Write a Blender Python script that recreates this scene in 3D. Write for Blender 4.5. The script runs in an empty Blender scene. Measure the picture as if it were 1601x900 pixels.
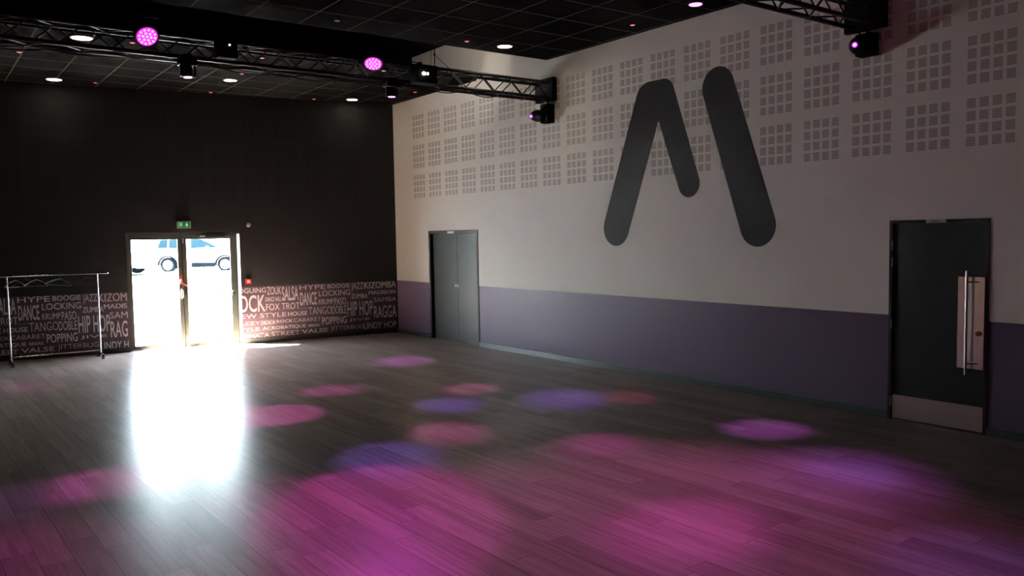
import bpy, bmesh, math, random
from mathutils import Vector, Matrix
random.seed(7)
S = bpy.context.scene
COL = S.collection

# ------------------------------------------------------------------ camera
FPX = 1271.6221
PITCH, ROLL, YAW = -0.0645, -0.0173, 0.6389
CAM = Vector((-8.3554, -15.3473, 2.0223))
F_ = Vector((math.sin(YAW)*math.cos(PITCH), math.cos(YAW)*math.cos(PITCH), math.sin(PITCH)))
R0 = Vector((math.cos(YAW), -math.sin(YAW), 0)); U0 = R0.cross(F_)
R_ = R0*math.cos(ROLL)+U0*math.sin(ROLL); U_ = -R0*math.sin(ROLL)+U0*math.cos(ROLL)
cd = bpy.data.cameras.new('camera'); cam = bpy.data.objects.new('camera', cd); COL.objects.link(cam)
cam.matrix_world = Matrix(((R_.x, U_.x, -F_.x, CAM.x), (R_.y, U_.y, -F_.y, CAM.y), (R_.z, U_.z, -F_.z, CAM.z), (0, 0, 0, 1)))
cd.sensor_width = 36; cd.lens = FPX/1601*36; cd.clip_end = 400; cd.clip_start = .05
S.camera = cam
SK = -0.1618          # the back wall runs askew of the room's axes
HC = 4.8              # underside of the ceiling rafts

# ------------------------------------------------------------------ world, sun, daylight, exposure
S.view_settings.view_transform = 'Standard'; S.view_settings.look = 'None'
S.view_settings.gamma = 1; S.view_settings.use_curve_mapping = False
S.view_settings.exposure = 1.3
W = bpy.data.worlds.new('sky'); S.world = W; W.use_nodes = True
WN = W.node_tree.nodes; WL = W.node_tree.links
bg = WN['Background']; tcw = WN.new('ShaderNodeTexCoord'); sepw = WN.new('ShaderNodeSeparateXYZ'); rpw = WN.new('ShaderNodeValToRGB')
WL.new(tcw.outputs['Generated'], sepw.inputs[0]); WL.new(sepw.outputs['Z'], rpw.inputs[0]); WL.new(rpw.outputs[0], bg.inputs['Color'])
rpw.color_ramp.elements[0].color = (.85, .95, 1, 1); rpw.color_ramp.elements[1].color = (.45, .65, 1, 1)
bg.inputs['Strength'].default_value = 24.0
sl = bpy.data.lights.new('sun', 'SUN'); sl.energy = 620; sl.angle = .009; sl.color = (1, .96, .88)
so = bpy.data.objects.new('sun', sl); COL.objects.link(so); so.location = (-20, 20, 40)
so.rotation_euler = Vector((.98, -1.15, -2.06)).to_track_quat('-Z', 'Y').to_euler()
# ------------------------------------------------------------------ materials
def mat(name, color, rough=.5, metal=0, emit=None, es=0, spec=None, alpha=None):
    m = bpy.data.materials.new(name); m.use_nodes = True
    b = m.node_tree.nodes['Principled BSDF']
    b.inputs['Base Color'].default_value = (*color, 1); b.inputs['Roughness'].default_value = rough; b.inputs['Metallic'].default_value = metal
    if emit: b.inputs['Emission Color'].default_value = (*emit, 1); b.inputs['Emission Strength'].default_value = es
    if spec is not None: b.inputs['Specular IOR Level'].default_value = spec
    return m
class NT:
    """tiny node helper"""
    def __init__(s, m): s.m = m; s.n = m.node_tree.nodes; s.l = m.node_tree.links; s.b = s.n['Principled BSDF']
    def put(s, sock, v):
        if isinstance(v, bpy.types.NodeSocket): s.l.new(v, sock)
        elif isinstance(v, tuple): sock.default_value = (*v, 1) if len(v) == 3 and len(sock.default_value) == 4 else v
        else: sock.default_value = v
    def M(s, op, a, b=0, c=None):
        n = s.n.new('ShaderNodeMath'); n.operation = op; s.put(n.inputs[0], a); s.put(n.inputs[1], b)
        if c is not None: s.put(n.inputs[2], c)
        return n.outputs[0]
    def xyz(s, kind='pos'):
        if kind == 'pos': o = s.n.new('ShaderNodeNewGeometry').outputs['Position']
        else: o = s.n.new('ShaderNodeTexCoord').outputs['Object']
        e = s.n.new('ShaderNodeSeparateXYZ'); s.l.new(o, e.inputs[0]); return e.outputs[0], e.outputs[1], e.outputs[2], o
    def comb(s, x, y, z):
        e = s.n.new('ShaderNodeCombineXYZ'); s.put(e.inputs[0], x); s.put(e.inputs[1], y); s.put(e.inputs[2], z); return e.outputs[0]
    def mod(s, x, p): return s.M('FLOORED_MODULO', x, p)
    def lt(s, a, b): return s.M('LESS_THAN', a, b)
    def gt(s, a, b): return s.M('GREATER_THAN', a, b)
    def mul(s, *a):
        r = a[0]
        for k in a[1:]: r = s.M('MULTIPLY', r, k)
        return r
    def mix(s, f, a, b, typ='MIX'):
        n = s.n.new('ShaderNodeMix'); n.data_type = 'RGBA'; n.blend_type = typ; s.put(n.inputs['Factor'], f); s.put(n.inputs['A'], a); s.put(n.inputs['B'], b); return n.outputs['Result']
    def noise(s, vec, scale, detail=3, rough=.5):
        n = s.n.new('ShaderNodeTexNoise'); s.put(n.inputs['Vector'], vec); n.inputs['Scale'].default_value = scale; n.inputs['Detail'].default_value = detail; n.inputs['Roughness'].default_value = rough; return n.outputs['Fac'], n.outputs['Color']
    def ramp(s, f, stops):
        n = s.n.new('ShaderNodeValToRGB'); s.put(n.inputs[0], f); e = n.color_ramp.elements
        while len(e) < len(stops): e.new(.5)
        for i, (p, c) in enumerate(stops): e[i].position = p; e[i].color = (*c, 1)
        return n.outputs[0]
    def bump(s, h, st, dist=.01):
        n = s.n.new('ShaderNodeBump'); n.inputs['Strength'].default_value = st; n.inputs['Distance'].default_value = dist; s.put(n.inputs['Height'], h); s.l.new(n.outputs[0], s.b.inputs['Normal'])
# perforated acoustic board: blocks of 4 x 4 slotted squares, three rows of blocks
def perf(t, a, z):
    a2 = t.M('SUBTRACT', a, .8206); z2 = t.M('SUBTRACT', z, 2.814)
    ba = t.mod(a2, .5974); bz = t.mod(z2, .5965)
    inb = t.mul(t.lt(ba, .437), t.lt(bz, .457), t.gt(a2, 0), t.gt(z2, 0), t.lt(z2, 1.67))
    sq = t.mul(t.lt(t.mod(ba, .1177), .084), t.lt(t.mod(bz, .1223), .0895))
    slot = t.lt(t.mod(t.mod(bz, .1223), .0154), .0085)
    return t.mul(inb, sq, slot)
m_wallR = mat('painted_wall_cream_and_plum', (.5, .5, .5), .6, 0, None, 0, .3); t = NT(m_wallR); x, y, z, P = t.xyz()
nf, _ = t.noise(P, 1.3, 3)
cream = t.ramp(nf, [(.3, (.78, .70, .61)), (.7, (.81, .73, .64))])
base = t.mix(t.lt(z, 1.112), cream, (.11, .07, .125))
t.put(t.b.inputs['Base Color'], t.mix(perf(t, t.M('MULTIPLY', y, -1), z), base, (.25, .205, .185)))
rg = t.M('SUBTRACT', .62, t.M('MULTIPLY', t.lt(z, 1.112), .14)); t.put(t.b.inputs['Roughness'], rg)
nb, _ = t.noise(P, 260, 2); t.bump(nb, .12, .002)
m_wallB = mat('painted_wall_charcoal', (.03, .03, .03), .7, 0, None, 0, .1); t = NT(m_wallB); x, y, z, P = t.xyz('obj')
nf, _ = t.noise(P, 1.6, 3)
t.put(t.b.inputs['Base Color'], t.mix(perf(t, t.M('MULTIPLY', x, -1), z), t.ramp(nf, [(.3, (.0165, .0148, .0155)), (.7, (.019, .017, .0178))]), (.0125, .011, .0115)))
nb, _ = t.noise(P, 260, 2); t.bump(nb, .12, .002)
m_dark = mat('painted_wall_dark', (.05, .045, .045), .7)
m_darkside = mat('painted_wall_side', (.16, .14, .14), .7)
m_m = mat('emblem_paint_black', (.016, .012, .012), .6, 0, None, 0, .12); t = NT(m_m); x, y, z, P = t.xyz()
t.put(t.b.inputs['Base Color'], t.mix(perf(t, t.M('MULTIPLY', y, -1), z), (.0105, .0062, .0070), (.0068, .0040, .0045)))
m_panel = mat('mural_plum', (.055, .026, .040), .45)
m_letter = mat('mural_lettering', (.60, .585, .56), .5)
m_letter_dim = mat('mural_lettering_dim', (.17, .13, .14), .5)
m_tile = mat('ceiling_tile_black', (.02, .02, .02), .8, 0, None, 0, 0); t = NT(m_tile); x, y, z, P = t.xyz()
gx = t.lt(t.mod(t.M('ADD', x, .757), .678), .018); gy = t.lt(t.mod(t.M('ADD', y, 5.143), .678), .018)
grid = t.M('MAXIMUM', gx, gy)
nf, _ = t.noise(P, 90, 2)
t.put(t.b.inputs['Base Color'], t.mix(grid, t.ramp(nf, [(.35, (.0036, .0034, .0034)), (.65, (.0052, .005, .005))]), (.075, .07, .058)))
t.put(t.b.inputs['Roughness'], t.M('SUBTRACT', .9, t.M('MULTIPLY', grid, .3)))
m_plen = mat('ceiling_black', (.004, .004, .0045), .9, 0, None, 0, .05)
m_base = mat('baseboard_grey', (.045, .052, .052), .38)
# laminate floor: long oak boards running across the room
m_floor = mat('oak_laminate_floor', (.1, .08, .07), .25, 0, None, 0, .065); t = NT(m_floor); x, y, z, P = t.xyz()
A = math.radians(1.2)
px_ = t.M('ADD', t.M('MULTIPLY', x, math.cos(A)), t.M('MULTIPLY', y, math.sin(A)))
py_ = t.M('SUBTRACT', t.M('MULTIPLY', y, math.cos(A)), t.M('MULTIPLY', x, math.sin(A)))
PW, PL = .19, 1.29
rowi = t.M('FLOOR', t.M('DIVIDE', px_, PW)); rowf = t.mod(px_, PW)
wn = t.n.new('ShaderNodeTexWhiteNoise'); wn.noise_dimensions = '1D'; t.put(wn.inputs['W'], rowi)
ys = t.M('ADD', py_, t.M('MULTIPLY', wn.outputs['Value'], PL*7.3))
coli = t.M('FLOOR', t.M('DIVIDE', ys, PL)); colf = t.mod(ys, PL)
wn2 = t.n.new('ShaderNodeTexWhiteNoise'); wn2.noise_dimensions = '2D'; t.put(wn2.inputs['Vector'], t.comb(rowi, coli, 0))
seam = t.M('MAXIMUM', t.lt(rowf, .0032), t.lt(colf, .0032))
gv = t.comb(t.M('MULTIPLY', px_, 14), t.M('ADD', t.M('MULTIPLY', py_, .45), t.M('MULTIPLY', wn2.outputs['Value'], 37)), wn2.outputs['Value'])
g1, _ = t.noise(gv, 1.6, 5, .6); g2, _ = t.noise(gv, 6.0, 4, .65)
tone = t.ramp(wn2.outputs['Value'], [(0, (.225, .165, .138)), (.5, (.275, .207, .175)), (1, (.33, .255, .218))])
grain = t.ramp(g1, [(.28, (.70, .67, .65)), (.5, (1, 1, 1)), (.72, (1.22, 1.20, 1.18))])
fine = t.ramp(g2, [(.3, (.78, .77, .76)), (.6, (1.08, 1.08, 1.08))])
c = t.mix(1.0, t.mix(1.0, tone, grain, 'MULTIPLY'), fine, 'MULTIPLY')
c = t.mix(seam, c, (.018, .013, .011))
t.put(t.b.inputs['Base Color'], c)
t.put(t.b.inputs['Roughness'], .28)
t.bump(t.M('MULTIPLY', seam, -1), .05, .002)
m_black = mat('black_metal', (.006, .006, .0065), .45, 0, None, 0, .3)
m_matteblack = mat('matte_black', (.003, .003, .0035), .8, 0, None, 0, .1)
m_truss = mat('black_truss_paint', (.006, .0055, .0055), .45, 0, None, 0, .35)
m_frame = mat('dark_green_grey_aluminium', (.040, .044, .036), .36, .2)
m_door2 = mat('door_leaf_slate', (.075, .09, .088), .4, 0, None, 0, .3)
t = NT(m_door2); x, y, z, P = t.xyz(); nf, _ = t.noise(P, 5, 4); t.put(t.b.inputs['Base Color'], t.ramp(nf, [(.3, (.022, .028, .027)), (.7, (.030, .036, .035))]))
m_door3 = mat('door_leaf_black', (.008, .009, .009), .55, 0, None, 0, .25)
m_dframe = mat('door_frame_black', (.008, .007, .006), .5, 0, None, 0, .3)
m_steel = mat('brushed_steel', (.50, .50, .50), .3, 1); t = NT(m_steel); x, y, z, P = t.xyz()
ns, _ = t.noise(t.comb(x, y, t.M('MULTIPLY', z, 60)), 8, 3); t.put(t.b.inputs['Roughness'], t.M('ADD', .30, t.M('MULTIPLY', ns, .02)))
m_chrome = mat('chrome', (.75, .75, .76), .14, 1)
m_white = mat('white_paint', (.8, .8, .8), .5)
m_plate = mat('sign_grey', (.42, .38, .38), .4)
m_signtext = mat('sign_ink', (.03, .03, .03), .5)
m_green = mat('exit_green', (.01, .16, .045), .4, 0, (.01, .2, .05), .05)
m_pict = mat('exit_pictogram', (.7, .95, .75), .4, 0, (.5, 1, .6), .2)
m_signrim = mat('exit_rim', (.36, .34, .27), .4)
m_red = mat('red_plastic', (.62, .02, .02), .35)
m_redtape = mat('red_tape', (.7, .05, .02), .45)
m_rubber = mat('black_rubber', (.006, .006, .006), .5, 0, None, 0, .3)
m_plastic = mat('hanger_black_plastic', (.004, .004, .004), .35, 0, None, 0, .3)
m_plasticg = mat('hanger_green_plastic', (.02, .10, .05), .35)
m_pink = mat('pink_led_lens', (.6, .1, .6), .2, 0, (1, .03, .75), .62)
m_pinkhot = mat('pink_led_centre', (.9, .6, .9), .2, 0, (1, .38, 1), .75)
m_violet = mat('violet_led_lens', (.4, .1, .7), .2, 0, (.72, .34, 1), .85)
m_violetrim = mat('violet_lens_rim', (.2, .02, .3), .2, 0, (.5, .03, .8), .6)
m_warm = mat('warm_lamp', (1, .95, .8), .3, 0, (1, .93, .72), 14)
m_led = mat('white_led', (1, 1, .95), .3, 0, (1, 1, .82), 12)
m_redled = mat('red_led', (1, .1, .2), .3, 0, (1, .09, .16), 1.3)
m_trim = mat('lamp_trim', (.10, .09, .07), .5)
# exterior
m_pave = mat('pale_pavement', (.70, .69, .66), .8); t = NT(m_pave); x, y, z, P = t.xyz(); nf, _ = t.noise(P, .8, 4); t.put(t.b.inputs['Base Color'], t.ramp(nf, [(.3, (.80, .79, .76)), (.7, (.86, .85, .82))]))
m_grass = mat('dry_grass', (.17, .2, .06), .9); t = NT(m_grass); x, y, z, P = t.xyz(); nf, _ = t.noise(P, 1.6, 5, .7); t.put(t.b.inputs['Base Color'], t.ramp(nf, [(.35, (.006, .010, .002)), (.5, (.016, .019, .005)), (.65, (.05, .05, .03))]))
m_carw = mat('white_car_paint', (.62, .63, .65), .3); m_carb = mat('silver_car_paint', (.50, .53, .56), .3)
m_cglass = mat('car_window_glass', (.0022, .0062, .0092), .3, 0, None, 0, .01); m_tyre = mat('tyre_rubber', (.0018, .0026, .0036), .8, 0, None, 0, 0); m_rim = mat('alloy_rim', (.7, .7, .7), .4)
m_arch = mat('black_car_trim', (.0016, .0024, .0034), .8, 0, None, 0, 0); m_tail = mat('tail_light_red', (.5, .05, .06), .3)
m_facade = mat('facade_white', (.8, .8, .8), .8); m_fglass = mat('facade_glazing', (.05, .09, .12), .2); m_fred = mat('facade_red_sign', (.5, .03, .06), .6)
m_post = mat('lilac_grey_post', (.30, .29, .36), .6)
m_glass = bpy.data.materials.new('door_glass'); m_glass.use_nodes = True
n = m_glass.node_tree.nodes; l = m_glass.node_tree.links; n.remove(n['Principled BSDF'])
tr = n.new('ShaderNodeBsdfTransparent'); tr.inputs[0].default_value = (.95, .97, .96, 1); gl = n.new('ShaderNodeBsdfGlossy'); gl.inputs['Roughness'].default_value = .02
lw = n.new('ShaderNodeLayerWeight'); pw = n.new('ShaderNodeMath'); pw.operation = 'POWER'; l.new(lw.outputs['Facing'], pw.inputs[0]); pw.inputs[1].default_value = 4
fr = n.new('ShaderNodeMath'); fr.operation = 'MULTIPLY_ADD'; l.new(pw.outputs[0], fr.inputs[0]); fr.inputs[1].default_value = .5; fr.inputs[2].default_value = .05; mx = n.new('ShaderNodeMixShader')
l.new(fr.outputs[0], mx.inputs[0]); l.new(tr.outputs[0], mx.inputs[1]); l.new(gl.outputs[0], mx.inputs[2]); l.new(mx.outputs[0], n['Material Output'].inputs[0])

m_dayfilter = bpy.data.materials.new('daylight_filter'); m_dayfilter.use_nodes = True  # added filter, dims and warms daylight entering from the left
n = m_dayfilter.node_tree.nodes; l = m_dayfilter.node_tree.links; n.remove(n['Principled BSDF'])
tr = n.new('ShaderNodeBsdfTransparent'); tr.inputs[0].default_value = (.12, .084, .066, 1); l.new(tr.outputs[0], n['Material Output'].inputs[0])

# ------------------------------------------------------------------ mesh helpers
class MB:
    def __init__(s, M=None): s.bm = bmesh.new(); s.M = M or Matrix()
    def _t(s, vs):
        for v in vs: v.co = s.M @ v.co
    def box(s, a, b, bev=0):
        lo = [min(a[i], b[i]) for i in range(3)]; hi = [max(a[i], b[i]) for i in range(3)]
        r = bmesh.ops.create_cube(s.bm, size=1); vs = r['verts']
        for v in vs: v.co = Vector([lo[i]+(v.co[i]+.5)*(hi[i]-lo[i]) for i in range(3)])
        if bev:
            es = list({e for v in vs for e in v.link_edges})
            r = bmesh.ops.bevel(s.bm, geom=es, offset=bev, segments=2, affect='EDGES', profile=.6)
            vs = list({v for f in r['faces'] for v in f.verts} | {v for v in vs if v.is_valid})
        s._t(vs); return s
    def cyl(s, p0, p1, r, seg=12, r2=None, cap=True):
        p0 = Vector(p0); p1 = Vector(p1); d = p1-p0
        q = d.to_track_quat('Z', 'Y').to_matrix().to_4x4()
        rr = bmesh.ops.create_cone(s.bm, cap_ends=cap, segments=seg, radius1=r, radius2=r if r2 is None else r2, depth=d.length)
        for v in rr['verts']: v.co = s.M @ (q @ v.co + (p0+p1)/2)
        return s
    def tube(s, pts, r, seg=8):
        for a, b in zip(pts[:-1], pts[1:]): s.cyl(a, b, r, seg)
        for p in pts[1:-1]: s.ball(p, r, 8, 6)
        return s
    def ball(s, c, r, u=16, v=10, sc=(1, 1, 1)):
        rr = bmesh.ops.create_uvsphere(s.bm, u_segments=u, v_segments=v, radius=r)
        for w in rr['verts']: w.co = s.M @ (Vector(c)+Vector([w.co[i]*sc[i] for i in range(3)]))
        return s
    def lathe(s, prof, seg=28):
        """profile (r, z) about the local Z axis"""
        rings = []
        for r, z in prof:
            rings.append([s.bm.verts.new(s.M @ Vector((r*math.cos(2*math.pi*i/seg), r*math.sin(2*math.pi*i/seg), z))) for i in range(seg)])
        for a, b in zip(rings[:-1], rings[1:]):
            for i in range(seg):
                j = (i+1) % seg; s.bm.faces.new((a[i], a[j], b[j], b[i]))
        s.bm.faces.new(rings[0][::-1]); s.bm.faces.new(rings[-1]); return s
    def prism(s, poly, y0, y1):
        """polygon in local (x, z), from y0 to y1"""
        a = [s.bm.verts.new(s.M @ Vector((p[0], y0, p[1]))) for p in poly]; b = [s.bm.verts.new(s.M @ Vector((p[0], y1, p[1]))) for p in poly]
        nn = len(poly); s.bm.faces.new(a); s.bm.faces.new(b[::-1])
        for i in range(nn): s.bm.faces.new((a[i], b[i], b[(i+1) % nn], a[(i+1) % nn]))
        return s
    def ngon(s, pts): s.bm.faces.new([s.bm.verts.new(s.M @ Vector(p)) for p in pts]); return s
    def build(s, name, m, parent=None, smooth=False):
        bmesh.ops.recalc_face_normals(s.bm, faces=s.bm.faces)
        me = bpy.data.meshes.new(name); s.bm.to_mesh(me); s.bm.free(); me.materials.append(m)
        o = bpy.data.objects.new(name, me); COL.objects.link(o)
        if parent: o.parent = parent
        if smooth:
            for p in me.polygons: p.use_smooth = True
            me.set_sharp_from_angle(angle=math.radians(38))
        return o
def tag(o, label=None, cat=None, group=None, kind=None):
    if label: o['label'] = label
    if cat: o['category'] = cat
    if group: o['group'] = group
    if kind: o['kind'] = kind
    return o
def empty(name, loc=(0, 0, 0), rz=0):
    o = bpy.data.objects.new(name, None); COL.objects.link(o); o.location = loc; o.rotation_euler = (0, 0, rz); o.empty_display_size = .1; return o
RW = -math.pi/2
cS, sS = math.cos(SK), math.sin(SK)
def bw(s, n, z): return Vector((-cS*s + sS*n, -sS*s - cS*n, z))     # back wall coordinates to world (n = out of the wall)

# ------------------------------------------------------------------ room shell
fl = MB(); a = bw(-.3, 0, 0); b = bw(12.6, 0, 0)
poly = [(-12.3, -19.3), (.3, -19.3), (.3, a.y-.02), (bw(-.3, -.13, 0).x, bw(-.3, -.13, 0).y), (bw(12.6, -.13, 0).x, bw(12.6, -.13, 0).y)]
top = [fl.bm.verts.new((p[0], p[1], 0)) for p in poly]; bot = [fl.bm.verts.new((p[0], p[1], -.2)) for p in poly]
fl.bm.faces.new(top); fl.bm.faces.new(bot[::-1])
for i in range(5): fl.bm.faces.new((top[i], bot[i], bot[(i+1) % 5], top[(i+1) % 5]))
tag(fl.build('floor', m_floor), 'grey-brown oak board dance floor lit by pink and violet spots', 'floor', kind='structure')
# right wall, local x = distance from the corner towards the camera
TOP = 5.75
w = MB(); D2 = (1.35, 3.087, 2.138); D3 = (10.82, 11.815, 2.11)
for x0, x1, z0, z1 in ((-.35, D2[0], 0, TOP), (D2[0], D2[1], D2[2], TOP), (D2[1], D3[0], 0, TOP), (D3[0], D3[1], D3[2], TOP), (D3[1], 19.3, 0, TOP)):
    w.box((x0, 0, z0), (x1, .25, z1))
w.box((D2[0]-.1, .251, 0), (D2[1]+.1, .27, TOP)).box((D3[0]-.1, .251, 0), (D3[1]+.1, .27, TOP))  # unseen backing added behind both doors to block outdoor light
o = w.build('wall_right', m_wallR); o.rotation_euler.z = RW; tag(o, 'cream wall with slotted acoustic squares above a plum dado', 'wall', kind='structure')
# back wall
w = MB(); GD = (3.19, 5.19, 2.19)
for s0, s1, z0, z1 in ((0, GD[0], 0, TOP), (GD[0], GD[1], GD[2], TOP), (GD[1], 12.5, 0, TOP)):
    w.box((-s1, 0, z0), (-s0, .25, z1))
o = w.build('wall_back', m_wallB); o.rotation_euler.z = SK; tag(o, 'charcoal back wall with the glazed double door', 'wall', kind='structure')
# left and front walls, outside the photograph
w = MB(); w.box((-12.3, -5.3, 0), (-12, 2.2, TOP)); w.box((-12.3, -12.8, 0), (-12, -7.3, TOP)); w.box((-12.3, -19.3, 0), (-12, -15.2, TOP)); w.box((-12.3, -15.2, 0), (-12, -12.8, 1.1)); w.box((-12.3, -15.2, 2.7), (-12, -12.8, TOP)); w.box((-12.3, -7.3, 2.1), (-12, -5.3, TOP))
tag(w.build('wall_left', m_darkside), 'dark side wall beyond the left edge of the view', 'wall', kind='structure')
tag(MB().box((-12.16, -7.3, 0), (-12.14, -5.3, 2.1)).build('window_1', m_dayfilter), kind='structure')
tag(MB().box((-12.16, -15.2, 1.1), (-12.14, -12.8, 2.7)).build('added_window', m_dayfilter), kind='structure')  # added opening out of view, lets daylight onto the right wall
w = MB(); w.box((-12.3, -19.3, 0), (.25, -19.02, TOP))
tag(w.build('wall_front', m_darkside), 'wall behind the viewpoint', 'wall', kind='structure')
# ceilings: a raised black deck and two tiled rafts with an open slot between them
tag(MB().box((-12.3, -19.3, 5.62), (.25, 2.4, 5.75)).build('ceiling', m_plen), 'raised black ceiling seen in the slot between the tiled rafts', 'ceiling', kind='structure')
tag(MB().box((-12, -19, HC), (0, -5.135, HC+.05)).build('ceiling', m_tile), 'nearer raft of black ceiling tiles with pale grid lines', 'ceiling', kind='structure')
w = MB()
pts = [(-12, -3.14), (0, -3.14), (0, 0), (bw(12.1, 0, 0).x, bw(12.1, 0, 0).y)]
tp = [w.bm.verts.new((*p, HC+.05)) for p in pts]; bt = [w.bm.verts.new((*p, HC)) for p in pts]
w.bm.faces.new(tp); w.bm.faces.new(bt[::-1])
for i in range(4): w.bm.faces.new((tp[i], bt[i], bt[(i+1) % 4], tp[(i+1) % 4]))
tag(w.build('ceiling', m_tile), 'farther raft of black ceiling tiles against the charcoal wall', 'ceiling', kind='structure')
tag(MB().box((-12, -.86, HC+.05), (-.001, -.76, 5.62)).build('trim_1', m_plen), 'black upright board above the farther raft', 'trim', kind='structure')
# baseboards
w = MB()
for x0, x1 in ((0, D2[0]), (D2[1], D3[0]), (D3[1], 19)): w.box((x0, -.018, 0), (x1, 0, .082), .003)
o = w.build('baseboard_right', m_base); o.rotation_euler.z = RW; tag(o, kind='structure')
w = MB()
for s0, s1 in ((.02, GD[0]), (GD[1], 12)): w.box((-s1, -.018, 0), (-s0, 0, .095), .003)
o = w.build('baseboard_back', mat('baseboard_dark', (.02, .021, .02), .45)); o.rotation_euler.z = SK; tag(o, kind='structure')

# ------------------------------------------------------------------ glazed double door (back wall)
d = empty('door_1', (0, 0, 0), SK); tag(d, 'glazed double door in a dark aluminium frame opening on the car park', 'door', kind='structure')
# glazed door local x = -s ; y 0 = wall face, positive outwards
Y0, Y1 = .13, .19
fx0, fx1 = -GD[1], -GD[0]
MB().box((fx0, Y0-.01, 0), (fx0+.045, Y1+.02, 2.19), .003).box((fx1-.045, Y0-.01, 0), (fx1, Y1+.02, 2.19), .003).box((fx0+.045, Y0-.01, 2.115), (fx1-.045, Y1+.02, 2.19), .003).build('door_frame', m_frame, d)
MB().box((fx0+.03, Y1+.001, 2.09), (fx1-.03, Y1+.02, 2.13)).box((-4.26, Y1+.001, .02), (-4.19, Y1+.02, 2.1)).box((fx0+.03, Y1+.001, 0), (fx0+.07, Y1+.02, 2.1)).box((fx1-.07, Y1+.001, 0), (fx1-.03, Y1+.02, 2.1)).box((fx0+.03, Y1+.001, 0), (fx1-.03, Y1+.02, .04)).build('door_stop', m_frame, d)
q = MB(); rv = [(fx1-.040, .118), (fx1-.002, -.001), (fx1-.0005, .0), (fx1-.0005, .118)]
ra = [q.bm.verts.new((*p, .0)) for p in rv]; rb_ = [q.bm.verts.new((*p, 2.15)) for p in rv]; q.bm.faces.new(ra); q.bm.faces.new(rb_[::-1])
for i in range(4): q.bm.faces.new((ra[i], rb_[i], rb_[(i+1) % 4], ra[(i+1) % 4]))
q.build('reveal_lining', m_white, d)
MB().box((fx0+.045, Y0-.015, 0), (fx1-.045, Y1+.03, .016)).build('threshold', m_steel, d)
def leafg(x0, x1, gx0, gx1, label):
    lf = MB().box((x0, Y0, .02), (gx0, Y1, 2.112), .004).box((gx1, Y0, .02), (x1, Y1, 2.112), .004).box((gx0, Y0, 2.055), (gx1, Y1, 2.112), .003).box((gx0, Y0, .02), (gx1, Y1, .078), .003).build('leaf', m_frame, d)
    lf['label'] = label
    MB().box((gx0-.004, Y0+.026, .074), (gx1+.004, Y0+.032, 2.059)).build('pane', m_glass, lf)
    return lf
la = leafg(-5.143, -4.229, -5.10, -4.305, 'left glazed leaf with a pull handle')
lb = leafg(-4.221, -3.237, -4.145, -3.355, 'right glazed leaf with a push bar')
MB().box((-4.245, Y0-.02, .95), (-4.225, Y0, 1.09), .003).cyl((-4.262, Y0-.035, .93), (-4.262, Y0-.035, 1.11), .009).cyl((-4.262, Y0-.035, .94), (-4.245, Y0, .94), .006).cyl((-4.262, Y0-.035, 1.10), (-4.245, Y0, 1.10), .006).build('pull_handle', m_white, la, True)
MB().cyl((-4.16, Y0-.05, 1.005), (-3.33, Y0-.05, .995), .016).box((-4.19, Y0-.06, .96), (-4.15, Y0, 1.045), .004).box((-3.345, Y0-.06, .955), (-3.30, Y0, 1.04), .004).build('push_bar', m_black, lb, True)
MB().box((-3.80, Y0-.055, 2.085), (-3.44, Y0-.012, 2.14), .004).build('door_closer', m_matteblack, d)
MB().box((-3.90, Y0-.014, 2.098), (-3.80, Y0-.008, 2.118)).build('door_label', m_white, d)
MB().box((-4.215, Y0-.012, .1), (-4.195, Y0, .22), .003).box((-4.215, Y0-.012, 1.98), (-4.195, Y0, 2.08), .003).cyl((-4.205, Y0-.02, .03), (-4.205, Y0-.02, .12), .006).build('flush_bolt', m_steel, lb)
# barrier chain hung across the handles
ch = empty('barrier_tape', (0, 0, 0), SK); tag(ch, 'red and white plastic barrier tape tied around the glass door handles', 'tape')
MB().tube([(-4.275, Y0-.045, 1.275), (-4.262, Y0-.05, 1.235), (-4.215, Y0-.05, 1.20), (-4.175, Y0-.05, 1.175), (-4.15, Y0-.05, 1.165)], .012, 8).box((-4.29, Y0-.075, 1.22), (-4.255, Y0-.02, 1.29), .006).build('red_length', m_redtape, ch, True)
MB().tube([(-4.15, Y0-.05, 1.165), (-4.115, Y0-.05, 1.20), (-4.09, Y0-.05, 1.255), (-4.065, Y0-.04, 1.28), (-4.04, Y0-.02, 1.275)], .010, 8).build('white_length', m_white, ch, True)

# ------------------------------------------------------------------ door 2 (double leaf, slate)
d = empty('door_2', (0, 0, 0), RW); tag(d, 'slate grey double-leaf cupboard door in a black frame', 'door', kind='structure')
def frame(x0, x1, H, th, deep):
    return MB().box((x0, -.012, 0), (x0+th, deep, H), .003).box((x1-th, -.012, 0), (x1, deep, H), .003).box((x0+th, -.012, H-th), (x1-th, deep, H), .003)
frame(D2[0], D2[1], D2[2], .062, .2).build('door_frame', m_dframe, d)
L0 = D2[0]+.064; L1 = D2[1]-.064; LM = 2.295
MB().box((L0, .055, .008), (LM-.002, .10, D2[2]-.066), .002).build('leaf', m_door2, d)['label'] = 'left slate leaf'
MB().box((LM+.002, .055, .008), (L1, .10, D2[2]-.066), .002).build('leaf', m_door2, d)['label'] = 'right slate leaf'
for sx in (-1, 1):
    cx = LM+sx*.045
    MB().cyl((cx, .056, 1.085), (cx, .044, 1.085), .022, 20).cyl((cx, .05, 1.085), (cx, .02, 1.085), .009, 12).box((cx-.008, .016, 1.062), (cx+.008, .03, 1.108), .003).build('knob', m_steel, d, True)
pl = MB().box((2.07, -.016, 2.082), (2.30, -.011, 2.122)).build('name_plate', m_white, d)
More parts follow.
